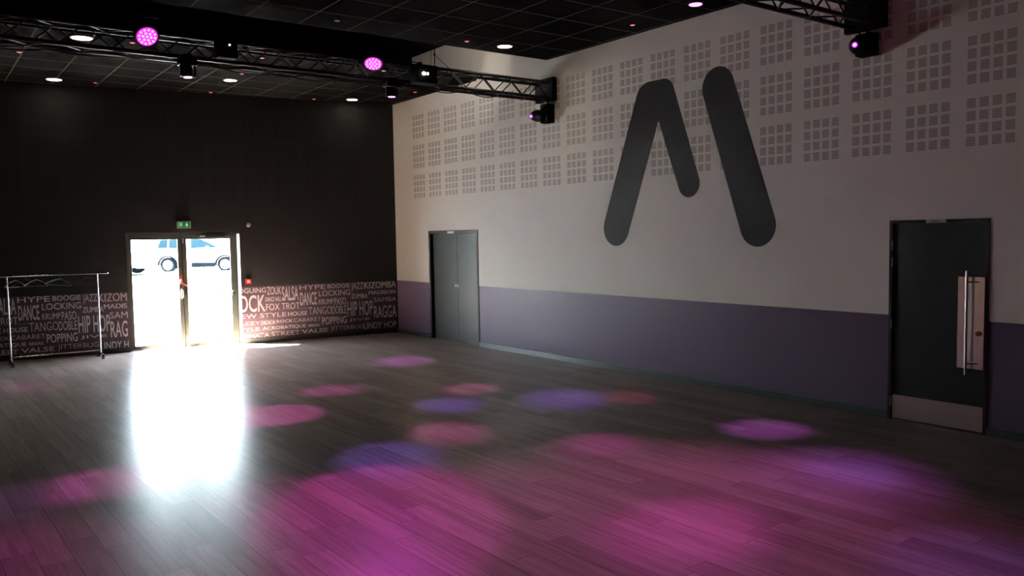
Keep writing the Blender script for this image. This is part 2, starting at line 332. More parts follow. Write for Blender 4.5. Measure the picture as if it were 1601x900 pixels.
# ------------------------------------------------------------------ door 3 (black, steel plates)
d3 = empty('door_3', (0, 0, 0), RW); tag(d3, 'black door with a long steel pull bar and a steel kick plate', 'door', kind='structure')
frame(D3[0], D3[1], D3[2], .036, .2).build('door_frame', m_dframe, d3)
lf = MB().box((D3[0]+.038, .012, .008), (D3[1]-.038, .058, D3[2]-.038), .002).build('leaf', m_door3, d3)
MB().box((D3[0]+.042, .008, .014), (D3[1]-.042, .012, .262)).build('kick_plate', m_steel, lf)
MB().box((11.52, .008, .632), (11.768, .012, 1.538)).build('push_plate', m_steel, lf)
for cx in (11.53, 11.758):
    for cz in (.645, 1.525): MB().cyl((cx, .0078, cz), (cx, .006, cz), .004, 10).build('screw', m_black, lf)
h = MB().cyl((11.632, -.06, .575), (11.632, -.06, 1.6), .0125, 20).build('pull_bar', m_steel, lf, True)
for z in (.69, 1.49): MB().cyl((11.632, -.06, z), (11.715, .008, z), .008, 14).build('standoff', m_steel, lf, True)
MB().cyl((11.722, .012, .985), (11.722, -.012, .985), .024, 24).cyl((11.722, -.012, .985), (11.722, -.018, .985), .012, 16).build('lock_cylinder', mat('bronze_lock', (.16, .10, .08), .3, 1), lf, True)
for z in (.145, .965, 1.625, 1.795):
    MB().cyl((D3[0]+.030, -.004, z), (D3[0]+.030, -.004, z+.10), .0085, 12).build('hinge', m_steel, d3, True)
np_ = MB().box((11.205, -.018, 2.076), (11.405, -.012, 2.112)).build('name_plate', m_plate, d3)
q = MB()
for k, wd in enumerate((.010, .007, .009, .005, .010, .008, .006)): q.box((11.268+k*.012, -.0188, 2.089), (11.268+k*.012+wd, -.0181, 2.099))
q.build('faint_print', m_signtext, np_)

# ------------------------------------------------------------------ painted emblem on the cream wall
def capsule(c0, r0, c1, r1, n=20):
    a = math.atan2(c1[1]-c0[1], c1[0]-c0[0]); D = math.hypot(c1[0]-c0[0], c1[1]-c0[1]); o = math.acos((r0-r1)/D); P = []
    for i in range(n+1):
        t_ = a+o+(2*math.pi-2*o)*i/n; P.append((c0[0]+r0*math.cos(t_), c0[1]+r0*math.sin(t_)))
    for i in range(n+1):
        t_ = a-o+2*o*i/n; P.append((c1[0]+r1*math.cos(t_), c1[1]+r1*math.sin(t_)))
    return P
em = empty('painted_emblem', (0, 0, 0), RW); tag(em, 'giant black letter-like emblem of rounded strokes painted on the cream wall', 'emblem')
tl = (7.36, 3.845); tr_ = (7.615, 3.905)
a = MB(); a.prism(capsule((6.682, 2.105), .262, tl, .262), -.0020, -.0002); a.prism(capsule((8.065, 2.668), .183, tr_, .202), -.0024, -.0002)
a.prism(capsule(tl, .262, tr_, .202), -.0028, -.0002)
a.build('arched_stroke', m_m, em)
MB().prism(capsule((9.150, 2.095), .262, (8.545, 3.858), .250, 26), -.0020, -.0002).build('slanted_stroke', m_m, em)

# ------------------------------------------------------------------ word murals on the back wall
def unproj_wall(u, v, nn=0):
    d_ = F_ + R_*((u-800.5)/FPX) + U_*((450-v)/FPX)
    nr = Vector((sS, -cS, 0)); uu = Vector((-cS, -sS, 0))
    k = (nn-CAM.dot(nr))/d_.dot(nr); p = CAM+d_*k; return p.dot(uu), p.z
# word, lower left and upper right corner measured on the wall, weight
WORDS = [('VOGUING', 15, 210, 298, 155, 2), ('ZOUK', 308, 217, 425, 146, 2), ('SALSA', 433, 268, 566, 141, 3), ('ROCK', 12, 372, 290, 214, 3), ('DANCE HALL', 293, 275, 425, 230, 1),
    ('FOX TROT', 300, 348, 578, 278, 1), ('HYPE', 578, 177, 792, 128, 1), ('DANCE', 585, 307, 720, 191, 3), ('BOOGIE', 812, 163, 995, 120, 1), ('LOCKING', 740, 230, 998, 172, 1),
    ('KRUMP', 740, 299, 860, 249, 1), ('PASO', 870, 303, 965, 237, 1), ('JAZZ', 1012, 188, 1107, 113, 0), ('KIZOMBA', 1117, 166, 1382, 101, 2), ('ZUMBA', 1008, 250, 1147, 203, 2), ('MADISON', 1155, 215, 1380, 174, 3),
    ('HIP HOP', 980, 398, 1187, 262, 2), ('SAMBA', 1197, 278, 1385, 231, 0), ('RAGGA', 1200, 412, 1387, 299, 2), ('TANGO', 655, 385, 845, 311, 0), ('DOBLE', 850, 378, 968, 305, 1), ('KUDURO', 577, 341, 647, 316, 4),
    ('NEW STYLE', 15, 424, 467, 360, 1), ('HOUSE', 483, 395, 642, 350, 3), ('JAZZY', 20, 477, 248, 437, 1), ('CHACHACHA', 255, 470, 376, 424, 2), ('ROCK', 387, 453, 522, 419, 3), ('CABARET', 530, 446, 757, 400, 0),
    ('POPPING', 768, 468, 972, 391, 3), ('JIVE', 990, 443, 1167, 405, 1), ('FREESTYLE', -170, 530, 243, 488, 1), ('ACROBATIQUE', 270, 517, 632, 460, 3), ('BREAK', 652, 485, 750, 457, 2),
    ('BACHATA', 15, 590, 328, 534, 3), ('STREET', 345, 561, 580, 511, 1), ('VALSE', 597, 540, 817, 491, 3), ('JITTERBUG', 840, 525, 1110, 462, 0), ('LINDY HOP', 1115, 503, 1387, 432, 2)]
CUT_R = {'VOGUING': ('OGUING', 66, 208, 298, 155), 'NEW STYLE': ('EW STYLE', 95, 418, 467, 360), 'JAZZY': ('AZZY', 70, 474, 248, 437), 'FREESTYLE': ('TYLE', 75, 526, 243, 488), 'BACHATA': ('ACHATA', 66, 586, 328, 534)}
CUT_L = {'KIZOMBA': ('KIZOM', 770, 360, 990, 286), 'MADISON': ('MADIS', 812, 414, 993, 368), 'SAMBA': ('SAM', 860, 490, 997, 432), 'RAGGA': ('RAG', 868, 638, 995, 502), 'LINDY HOP': ('LINDY H', 788, 733, 1005, 660)}
def word_mesh(txt, weight):
    cu = bpy.data.curves.new('t', 'FONT'); cu.body = txt; cu.size = 1; cu.resolution_u = 3; cu.extrude = .01
    cu.offset = {0: -.008, 1: .001, 2: .009, 3: .013, 4: .004}[weight if 'M' not in txt else 1]
    o = bpy.data.objects.new('t', cu); COL.objects.link(o)
    dg = bpy.context.evaluated_depsgraph_get(); me = bpy.data.meshes.new_from_object(o.evaluated_get(dg))
    bpy.data.objects.remove(o); bpy.data.curves.remove(cu)
    xs = [v.co.x for v in me.vertices]; ys = [v.co.y for v in me.vertices]
    if 'M' in txt and weight in (2, 3):      # heavier strokes: the outline laid three times side by side
        n0 = len(me.vertices); vs = [v.co.copy() for v in me.vertices]; fs = [tuple(p_.vertices) for p_ in me.polygons]; allv = []; allf = []
        k_ = .018 if weight == 2 else .03
        for q_, dx in enumerate((0, k_, -k_)):
            allv += [v+Vector((dx, 0, 0)) for v in vs]; allf += [tuple(i_+q_*n0 for i_ in f_) for f_ in fs]
        me = bpy.data.meshes.new('t'); me.from_pydata(allv, [], allf)
        xs = [v.co.x for v in me.vertices]; ys = [v.co.y for v in me.vertices]
    x0, x1, y0, y1 = min(xs), max(xs), min(ys), max(ys)
    for v in me.vertices: v.co = Vector(((v.co.x-x0)/(x1-x0), -.0042 if v.co.z > 0 else -.0025, (v.co.y-y0)/(y1-y0)))
    return me
def mural(label, off, smin, smax):
    r = empty('word_mural', (0, 0, 0), SK); tag(r, label, 'mural')
    MB().box((-smax, -.0025, .095), (-smin, -.0002, 1.108)).build('backing', m_panel, r)
    for txt, ax, ay, bx, by, wt in WORDS:
        k = .18738; ou, ov, oo = 360, 420, off
        if off and txt in CUT_L: (txt, ax, ay, bx, by), k, ou, ov, oo = CUT_L[txt], .2, 0, 400, 0
        elif not off and txt in CUT_R: txt, ax, ay, bx, by = CUT_R[txt]
        s0, z0 = unproj_wall(ou+ax*k, ov+ay*k); s1, z1 = unproj_wall(ou+bx*k, ov+by*k)
        if oo:
            qa, qb, qc, qd = unproj_wall(468.3, 445)[0], unproj_wall(569.5, 441)[0], unproj_wall(27.1, 466)[0], unproj_wall(154.7, 459.5)[0]
            mp = lambda q_: qc+(q_-qa)*(qd-qc)/(qb-qa)
            s0, s1 = mp(s0), mp(s1)
        if s0 < smin or s1 > smax: continue
        me = word_mesh(txt, wt)
        for v in me.vertices:
            tt = v.co.x; v.co = Vector((-(s0+(s1-s0)*tt), v.co.y, z0+(z1-z0)*v.co.z))
        bm = bmesh.new(); bm.from_mesh(me)
        for co, no in (((-smin, 0, 0), (1, 0, 0)), ((-smax, 0, 0), (-1, 0, 0))):
            if s1 < smin or s0 > smax: bmesh.ops.bisect_plane(bm, geom=bm.verts[:]+bm.edges[:]+bm.faces[:], plane_co=co, plane_no=no, clear_outer=True)
        if not bm.faces: bm.free(); continue
        me2 = bpy.data.meshes.new('lettering'); bm.to_mesh(me2); bm.free(); me = me2
        for p_ in me.polygons: p_.use_smooth = False
        for nm_ in [a_.name for a_ in me.attributes if a_.name in ('custom_normal', 'sharp_face', 'sharp_edge')]: me.attributes.remove(me.attributes[nm_])
        me.name = 'lettering'; me.materials.clear(); me.materials.append(m_letter_dim if wt == 4 else m_letter)
        o = bpy.data.objects.new('lettering', me); COL.objects.link(o); o.parent = r; o['label'] = 'the word %s' % txt
    return r
mural('plum wall mural of white dance words, between the glass door and the corner', 0, .03, GD[0]-.002)
mural('plum wall mural of white dance words, left of the glass door behind the clothes rack', 4.9083, GD[1]-.0+.001, 8.35)

# ------------------------------------------------------------------ small wall devices
e = empty('exit_sign', bw(4.19, 0, 2.33), SK); tag(e, 'green emergency exit sign above the glazed double door', 'sign')
MB().box((-.122, -.03, -.066), (.122, -.0005, .066), .004).build('housing', m_signrim, e)
MB().box((-.112, -.032, -.056), (.112, -.0302, .056)).build('face', m_green, e)
p = MB()   # doorway with a running figure
p.box((-.092, -.0335, -.036), (-.086, -.0322, .040)).box((-.092, -.0335, .036), (-.030, -.0322, .040)).box((-.036, -.0335, -.036), (-.030, -.0322, .040))
p.cyl((-.052, -.0322, .024), (-.052, -.0335, .024), .009, 14)
p.prism([(-.066, .012), (-.050, .016), (-.044, -.002), (-.056, -.008)], -.0335, -.0322)
p.prism([(-.056, -.008), (-.046, -.004), (-.040, -.022), (-.047, -.026)], -.0335, -.0322).prism([(-.060, -.006), (-.052, -.010), (-.070, -.030), (-.077, -.025)], -.0335, -.0322)
p.prism([(-.064, .012), (-.060, .016), (-.078, .004), (-.080, .000)], -.0335, -.0322)
p.build('running_figure', m_pict, e)
MB().prism([(.044, .04), (.060, .04), (.060, .004), (.082, .004), (.052, -.040), (.022, .004), (.044, .004)], -.0335, -.0322).build('arrow', m_pict, e)
e = empty('motion_detector', bw(3.02, 0, 2.315), SK); tag(e, 'small round grey motion detector on the charcoal wall', 'detector')
MB().box((-.03, -.02, -.03), (.03, -.0005, .07), .006).build('bracket', m_black, e)
MB().ball((0, -.055, 0), .047, 20, 14).build('dome', mat('detector_grey', (.30, .30, .26), .25), e, True)
e = empty('fire_call_point', bw(3.057, 0, 1.215), SK); tag(e, 'red fire alarm call point on the wall right of the glass door', 'alarm')
MB().box((-.052, -.04, -.052), (.052, -.0005, .052), .006).build('housing', m_red, e)
MB().box((-.028, -.043, -.024), (.028, -.0395, .022), .001).build('press_pane', m_white, e)
MB().box((-.045, -.046, .048), (.045, -.0005, .062), .004).build('hinged_cover', m_black, e)

# ------------------------------------------------------------------ clothes rack and hangers
RX0, RX1, RY, RZ = -7.05, -5.705, .36, 1.485
r = empty('clothes_rack', ((RX0+RX1)/2, RY, 0)); tag(r, 'chrome clothes rack on castors in front of the left word mural', 'clothes rack')
def rl(x): return x-(RX0+RX1)/2
MB().cyl((rl(-7.42), 0, RZ), (rl(-5.54), 0, RZ), .0125, 14).ball((rl(-5.54), 0, RZ), .014).ball((rl(-7.42), 0, RZ), .014).build('hanging_rail', m_chrome, r, True)
for X in (RX0, RX1):
    MB().cyl((rl(X), 0, .10), (rl(X), 0, RZ), .0125, 14).build('post', m_chrome, r, True)
    f = MB().cyl((rl(X), -.23, .092), (rl(X), .23, .092), .0125, 12).build('foot', m_chrome, r, True)
    for yy in (-.21, .21):
        MB().box((rl(X)-.013, yy-.012, .045), (rl(X)+.013, yy+.012, .085), .003).cyl((rl(X)-.019, yy+.01, .029), (rl(X)-.006, yy+.01, .029), .0285, 20).cyl((rl(X)+.006, yy+.01, .029), (rl(X)+.019, yy+.01, .029), .0285, 20).build('castor', m_rubber, r, True)
MB().cyl((rl(RX0), 0, .145), (rl(RX1), 0, .145), .0125, 14).build('lower_rail', m_chrome, r, True)
def hanger(label, x, a, m, roll=0):
    o = empty('clothes_hanger', (x, RY, RZ)); o.rotation_euler = (0, roll, a); tag(o, label, 'hanger', 'hangers on the clothes rack')
    hk = [(0.012*0+.017*math.cos(t_), 0, -.0+.017*math.sin(t_)) for t_ in [math.radians(q) for q in range(200, -80, -25)]]
    hk += [(0, 0, -.045), (0, 0, -.062)]
    MB().tube(hk, .0022, 8).build('hook', m_steel if False else m, o, True)
    MB().tube([(0, 0, -.062), (-.09, 0, -.095), (-.205, 0, -.155), (-.212, 0, -.168), (-.20, 0, -.175), (.20, 0, -.175), (.212, 0, -.168), (.205, 0, -.155), (.09, 0, -.095), (0, 0, -.062)], .0048, 8).build('frame', m, o, True)
hanger('black plastic hanger nearest the left post of the clothes rack', -6.93, math.radians(38), m_plastic, .03)
hanger('black plastic hanger second from the left post of the rack', -6.78, math.radians(-22), m_plastic, -.04)
hanger('black plastic hanger left of the middle of the rack', -6.63, math.radians(28), m_plastic, .02)
hanger('dark green plastic hanger in the middle of the clothes rack', -6.28, math.radians(12), m_plasticg, .12)
hanger('black plastic hanger just behind the dark green one', -6.21, math.radians(-35), m_plastic, -.03)
hanger('black plastic hanger third from the right post of the rack', -6.07, math.radians(-50), m_plastic, .02)
hanger('wide-turned black hanger touching the right post of the rack', -5.86, math.radians(8), m_plastic, -.02)

# ------------------------------------------------------------------ trusses
def truss(label, y, z, xl, zc=.24):
    r = empty('lighting_truss', (0, y, z)); tag(r, label, 'truss')
    h = zc/2
    for a, b in ((-h, -h), (-h, h), (h, -h), (h, h)): MB().cyl((xl, a, b), (-.085, a, b), .025, 12).build('chord', m_truss, r, True)
    n = int(round((-.1-xl)/.26)); st = (-.1-xl)/n
    for face in range(4):
        q = MB()
        for i in range(n):
            x0 = xl+i*st; x1 = x0+st; u, v_ = (-h, h) if i % 2 else (h, -h)
            if face == 0: a, b = (x0, -h, u), (x1, -h, v_)
            elif face == 1: a, b = (x0, h, v_), (x1, h, u)
            elif face == 2: a, b = (x0, v_, h), (x1, u, h)
            else: a, b = (x0, u, -h), (x1, v_, -h)
            q.cyl(a, b, .0095, 8)
        q.build('bracing', m_truss, r, True)
    MB().box((-.085, -.225, -.165), (-.0005, .225, .195), .006).build('end_plate', m_matteblack, r)
    return r
T1Y, T1Z = -5.15, 4.30
T2Y, T2Z = -10.545, 4.295
truss('long black box truss across the room below the ceiling slot', T1Y, T1Z, -11.9)
truss('black box truss at the top right corner ending on the cream wall', T2Y, T2Z, -11.9)

def orient(loc, dirv):
    q = Vector(dirv).normalized().to_track_quat('-Z', 'Y'); return Matrix.Translation(Vector(loc)) @ q.to_matrix().to_4x4()
def spot(parent, loc, target, rad, color, energy, blend=.7, size=.03):
    """a beam leaving the lamp's lens: rad = radius of its pool on the floor"""
    l = bpy.data.lights.new('beam', 'SPOT'); l.color = color; l.energy = energy; l.spot_blend = blend; l.shadow_soft_size = .09
    d_ = Vector(target)-Vector(loc); l.spot_size = 2*math.atan(rad/d_.length)
    o = bpy.data.objects.new('beam', l); COL.objects.link(o)
    o.location = Vector(loc); o.rotation_euler = d_.to_track_quat('-Z', 'Y').to_euler()
    if parent:
        o.parent = parent; o.location = Vector(loc)-parent.location
    return o
def par(label, lens, dirv, clampz, y_truss):
    """LED par can: lens centre, beam direction"""
    r = empty('par_light', (lens[0], y_truss, clampz)); tag(r, label, 'stage light')
    M_ = Matrix.Translation(-Vector(r.location)) @ orient(lens, dirv)
    h_ = MB(M_).lathe([(.10, .012), (.128, -.012), (.133, .0), (.133, .07), (.118, .13), (.08, .175), (.02, .185)], 32).build('housing', m_black, r, True)
    MB(M_).lathe([(.112, -.004), (.112, .010)], 32).build('lens', m_pink, r)
    g = MB(M_)
    for i in range(12):
        a_ = i*math.pi/6
        g.cyl((.086*math.cos(a_), .086*math.sin(a_), -.004), (.086*math.cos(a_), .086*math.sin(a_), -.009), .014, 10)
    for i in range(6):
        a_ = i*math.pi/3; g.cyl((.045*math.cos(a_), .045*math.sin(a_), -.004), (.045*math.cos(a_), .045*math.sin(a_), -.009), .015, 10)
    g.cyl((0, 0, -.004), (0, 0, -.009), .014, 10)
    g.build('led_array', m_pinkhot, r)
    k = Vector(lens)-Vector(r.location); up = M_ @ Vector((0, 0, .06))
    y_ = MB()
    q = Vector(dirv).normalized(); sd = q.cross(Vector((0, 0, 1))).normalized()
    top_ = Vector((up.x, up.y, up.z+.19))
    for s_ in (-1, 1):
        y_.tube([up+sd*.145*s_, top_+sd*.145*s_, top_], .008, 8)
    y_.cyl(top_, (0, 0, 0), .011, 8).cyl((-.03, 0, 0), (.03, 0, 0), .034, 14)
    y_.build('yoke', m_black, r, True)
    return r
def head_down(label, x, y, zt, zl, tilt=(0, 0)):
    """small moving head hanging below the truss and pointing down"""
    r = empty('moving_head_light', (x, y, zt)); tag(r, label, 'stage light')
    MB().cyl((-.05, 0, .04), (.05, 0, .04), .033, 14).box((-.10, -.075, -.07), (.10, .075, .006), .012).build('base', m_black, r, True)
    MB().box((-.088, -.028, -.20), (-.066, .028, -.06), .008).build('arm', m_black, r, True); MB().box((.066, -.028, -.20), (.088, .028, -.06), .008).build('arm', m_black, r, True)
    D_ = Vector((tilt[0], tilt[1], -1)).normalized()
    M_ = orient(Vector((0, 0, zl-zt)), D_)
    MB(M_).lathe([(.050, .004), (.060, 0), (.060, .10), (.055, .16), (.035, .19), (.01, .195)], 28).build('head', m_black, r, True)
    MB(M_).lathe([(.048, -.006), (.048, .004)], 28).build('lens', m_violet, r)
    return r
def head_side(label, y, lens, zt):
    """moving head at a truss end, lying level with its lens towards the dance floor"""
    r = empty('moving_head_light', (-.14, y, zt)); tag(r, label, 'stage light')
    o = Vector(lens)-Vector(r.location)
    for dx, dy in ((.01, -.07), (.04, -.16), (.10, -.10)): MB().cyl((dx, dy, 0), (dx, dy, -.055), .011, 10).build('clamp', m_black, r, True)
    # base housing next to the wall
    zc = o.z
    MB().box((-.015, -.22, zc-.085), (.128, -.03, -.048), .014).build('base', m_matteblack, r)
    D_ = Vector((-.93, -.32, -.14)).normalized()
    M_ = orient(o, D_)
    MB(M_).lathe([(.030, .006), (.038, 0), (.050, .03), (.085, .11), (.095, .19), (.085, .27), (.03, .30)], 28).build('head', m_black, r, True)
    MB(M_).lathe([(.028, -.002), (.028, .008)], 24).build('lens_rim', m_violetrim, r)
    MB(M_).lathe([(.019, -.006), (.019, -.0015)], 24).build('lens', m_violet, r)
    return r
PA = par('pink LED par lamp on the truss, above left of the glass door', (-6.06, -5.47, 4.318), (.10, -.95, -.85), T1Z+.12, T1Y-.12)
PB = par('pink LED par lamp on the truss, between the two hanging violet lamps', (-3.25, -5.47, 4.328), (-.35, -.62, -1.1), T1Z+.12, T1Y-.12)
HA = head_down('small black moving head with a violet lens hanging from the truss left of centre', -5.577, T1Y-.1, 4.155, 3.955, (.03, -.02))
HB = head_down('small black moving head with a violet lens hanging near the cream wall corner', -2.866, T1Y-.1, 4.155, 3.96)
HC1 = head_side('black moving head under the end of the long truss, violet lens level', -5.10, (-.405, -5.22, 3.875), T1Z-.165)
HC2 = head_side('black moving head under the end of the top right truss, violet lens level', -10.46, (-.34, -10.60, 3.935), T2Z-.165)
# further lamps of the same rig
e = empty('effect_light', (-2.43, T1Y-.02, 4.42)); tag(e, 'black box effect lamp with two white LEDs on the truss near the wall', 'stage light')
MB().box((-.17, -.32, -.27), (.17, -.128, -.015), .02).box((-.03, -.14, -.02), (.03, -.10, .052), .005).build('housing', m_matteblack, e)
MB().cyl((-.06, -.318, -.145), (-.06, -.335, -.147), .022, 16).build('led', m_led, e); MB().cyl((.0, -.318, -.142), (.0, -.333, -.144), .014, 16).build('led', m_led, e)
MB().tube([(-.12, 0, -.02), (-.13, 0, .05), (-.09, 0, .085), (-.03, 0, .075), (.05, -.02, .045), (.08, -.02, -.02)], .007, 8).cyl((-.12, 0, -.03), (-.12, 0, .06), .016, 10).cyl((.08, -.02, -.03), (.08, -.02, .045), .016, 10).build('cable', m_rubber, e, True)
e = empty('dimmer_box', (-5.16, T1Y-.02, T1Z+.12)); tag(e, 'plain black dimmer box strapped to the truss right of the left pink lamp', 'stage equipment')
MB().box((-.115, -.30, -.23), (.115, -.128, .012), .012).build('housing', m_matteblack, e)
MB().cyl((.02, -.299, -.08), (.02, -.306, -.08), .008, 12).build('indicator', m_led, e)
spot(e, (-2.3, T1Y, 4.50), (0, -2.7, 5.2), 1.9, (1, .95, .88), 62, 1)  # added light without a fixture, brightens the cream wall in the ceiling slot
# cable festooned along the lower chord
def festoon(label, y, z, xa, xb, n, drop, ph=0):
    q = MB(); pts = []
    for i in range(n*8+1):
        t_ = i/8; pts.append((xa+(xb-xa)*i/(n*8), y+.01*math.sin(t_*3+ph), z-drop*(math.sin((t_ % 1)*math.pi))*(.6+.4*math.sin(t_*1.7+ph))))
    q.tube(pts, .008, 6); o = q.build('power_cable', m_rubber, None, True); tag(o, label, 'cable'); return o
festoon('black power cable looped under the front chord of the long truss', T1Y-.12, T1Z-.148, -11, -.9, 13, .075)
festoon('thin black cable sagging under the rear chord of the long truss', T1Y+.12, T1Z-.148, -10.5, -2.6, 9, .05, 2)
# suspension cable of the truss
e = empty('suspension_cable', (-2.1, T1Y, T1Z+.12)); tag(e, 'steel suspension cable with a slanting guy holding the long truss', 'cable')
MB().cyl((-.06, 0, 0), (-.06, 0, 1.2), .004, 6).cyl((0, 0, 0), (0, 0, 1.2), .007, 6).build('drop_cable', m_black, e)
MB().cyl((.32, 0, 0), (0, 0, .22), .005, 6).ball((0, 0, .22), .018, 10, 8).build('guy', m_black, e)

# ------------------------------------------------------------------ ceiling lamps
def downlight(label, x, y, energy, r=.105):
    o = empty('downlight', (x, y, HC)); tag(o, label, 'ceiling light', 'white round downlights')
    MB().lathe([(r-.004, -.004), (r, -.012), (r+.018, -.006), (r+.02, -.0003), (r-.004, -.0003)], 32).build('trim_ring', m_trim, o, True)
    MB().lathe([(r-.002, -.008), (r-.002, -.001)], 32).build('diffuser', m_warm, o)
    l = bpy.data.lights.new('glow', 'SPOT'); l.energy = energy; l.color = (1, .9, .7); l.spot_size = math.radians(110); l.spot_blend = .8; l.shadow_soft_size = .1
    k = bpy.data.objects.new('glow', l); COL.objects.link(k); k.parent = o; k.location = (0, 0, -.03)
downlight('white round downlight in the nearer raft beside the cream wall', -1.14, -5.56, 6)
downlight('white round downlight near the charcoal wall at the far left', -6.19, .50, 1.2, .115)
downlight('white round downlight above right of the left violet lamp', -3.68, -.95, 2)
downlight('white round downlight near the room corner over the charcoal wall', -1.02, -.20, 1)
downlight('white round downlight seen through the lattice of the truss', -6.295, -2.88, 2, .13)
REDS = [(-5.56, .47, 'above the glazed door on the left'), (-3.62, .40, 'close to the charcoal wall, left of centre'), (-1.69, .12, 'close to the charcoal wall beside the corner downlight'),
        (-.364, -1.582, 'beside the cream wall in the farther raft'), (-6.889, -1.492, 'at the far left edge of the view'), (-3.696, -1.6, 'just right of the middle downlight'),
        (-3.83, -2.95, 'seen through the truss lattice at its middle'), (-1.81, -3.05, 'seen under the truss beside the right pink lamp'), (-5.67, -2.95, 'seen through the truss beside the left pink lamp'),
        (-1.782, -5.522, 'left of the nearer raft downlight'), (-.421, -7.466, 'over the cream wall in the nearer raft')]
for x, y, w_ in REDS:
    o = empty('indicator_light', (x, y, HC)); tag(o, 'tiny red ceiling light '+w_, 'ceiling light', 'tiny red ceiling lights')
    MB().lathe([(.034, -.0003), (.038, -.006), (.030, -.010), (.026, -.0003)], 20).build('bezel', m_trim, o, True)
    MB().lathe([(.028, -.008), (.028, -.002)], 20).build('lens', m_redled, o)
o = empty('indicator_light', (-3.784, -5.544, HC)); tag(o, 'tiny unlit purple ceiling light in the nearer raft', 'ceiling light', 'tiny red ceiling lights')
MB().lathe([(.034, -.0003), (.038, -.006), (.030, -.010), (.026, -.0003)], 20).build('bezel', m_trim, o, True)
MB().lathe([(.028, -.008), (.028, -.002)], 20).build('lens', mat('purple_led_dim', (.1, .02, .1), .3, 0, (.5, .05, .5), .12), o)
o = empty('spotlight', (-.60, -8.70, HC)); tag(o, 'pink spotlight fixed to the black ceiling at the top edge', 'ceiling light')
MB().cyl((0, 0, -.0003), (0, 0, -.05), .09, 28).build('housing', m_black, o, True)
MB().cyl((0, 0, -.05), (0, 0, -.056), .078, 28).build('lens', m_pinkhot, o)

# ------------------------------------------------------------------ coloured beams on the floor
MAG, PINK, VIO, BLU, RED = (1, .10, .85), (1, .22, .80), (.62, .16, 1), (.28, .14, 1), (1, .10, .38)
def L(o): return tuple(o)
pA = (-6.05, -5.52, 4.27); pB = (-3.27, -5.52, 4.26); hA = (-5.575, -5.25, 3.93); hB = (-2.866, -5.25, 3.93); h1 = (-.43, -5.24, 3.868); h2 = (-.37, -10.62, 3.93); ps = (-.60, -8.70, 4.73)
KE = .8
BEAMS = [
 (HB, hB, (-1.95, -3.70), .50, VIO, 420, .9), (HB, hB, (-1.7, -3.3), .30, PINK, 150, .9), (HC1, h1, (-2.43, -6.40), .38, PINK, 260, .9),
 (HA, hA, (-3.9, -5.25), .42, MAG, 260, .9), (PA, pA, (-5.10, -6.2), .62, MAG, 330, .25), (HB, hB, (-3.95, -8.30), .42, PINK, 420, .8),
 (HB, hB, (-3.20, -7.10), .42, BLU, 480, .9), (HC1, h1, (-1.92, -7.70), .52, BLU, 560, .9), (HC1, h1, (-1.25, -8.19), .34, RED, 170, .9),
 (None, ps, (-3.14, -9.62), .42, MAG, 420, .9), (HC2, h2, (-1.37, -10.29), .42, VIO, 360, .9), (HC2, h2, (-2.12, -11.66), .42, BLU, 230, .9), (HC2, h2, (-2.2, -11.6), .8, VIO, 200, 1),
 (HC2, h2, (-4.15, -11.67), .55, MAG, 420, .9), (HC2, h2, (-3.45, -13.3), .62, BLU, 230, .9), (PA, pA, (-7.13, -7.86), .45, MAG, 330, .95), (PA, pA, (-7.6, -7.9), .5, VIO, 130, .9),
 (PA, pA, (-7.10, -2.08), .38, MAG, 300, .9), (HA, hA, (-5.86, -.05), .40, MAG, 170, .9), (PB, pB, (-5.62, -9.95), .92, MAG, 520, .12), (PB, pB, (-4.9, -8.75), .5, BLU, 560, .95),
 (PA, pA, (-7.9, -9.4), .75, MAG, 190, .9), (HA, hA, (-6.05, -9.4), .55, MAG, 300, .9), (PB, pB, (-5.6, -11.2), 1.5, MAG, 110, .9), (None, ps, (-4.7, -11.9), 2.6, PINK, 620, 1), (PA, pA, (-8.6, -11.5), 1.8, MAG, 130, .9)]
for par_, lo, tg, rad, col_, en, bl in BEAMS: spot(par_, lo, (tg[0], tg[1], 0), rad*(1.25 if bl > .7 else 1), col_, en*KE, 1 if bl > .7 else bl)

# ------------------------------------------------------------------ outside: car park
Fh = Vector((math.sin(YAW), math.cos(YAW), 0))
def out(px, depth, z=0):
    d_ = F_ + R_*((px-800.5)/FPX); d_ = Vector((d_.x, d_.y, 0)); k = depth/d_.dot(Fh); p = Vector((CAM.x, CAM.y, 0))+d_*k; p.z = z; return p
GZ = .58
def hz(p):
    n_ = -(Vector((p.x, p.y, 0)).dot(Vector((sS, -cS, 0))))     # distance beyond the back wall
    return -.02 + (GZ+.02)*min(1, max(0, (n_-7)/11))
q = MB(); ns = [.131, 7, 9, 12, 15, 18, 90]
vv = [[q.bm.verts.new((*bw(s_, -n_, 0).xy, hz(bw(s_, -n_, 0)))) for s_ in (-60, 60)] for n_ in ns]
for a, b in zip(vv[:-1], vv[1:]): q.bm.faces.new((a[0], a[1], b[1], b[0]))
tag(q.build('pavement', m_pave), 'sunlit pale pavement outside the glazed door', 'pavement', kind='structure')
q = MB(); n_ = 60; va = []; vb = []
for i in range(n_+1):
    u = -40+60*i/n_
    a_ = Vector((CAM.x, CAM.y, 0))+Fh*(34.4+.25*math.sin(i*1.3))+R0*u; a_.z = hz(a_)+.03
    b_ = Vector((CAM.x, CAM.y, 0))+Fh*37.2+R0*u; b_.z = hz(b_)+.06
    va.append(q.bm.verts.new(a_)); vb.append(q.bm.verts.new(b_))
for i in range(n_): q.bm.faces.new((va[i], va[i+1], vb[i+1], vb[i]))
tag(q.build('grass', m_grass), 'strip of dry grass in front of the parked cars', 'grass', kind='stuff')
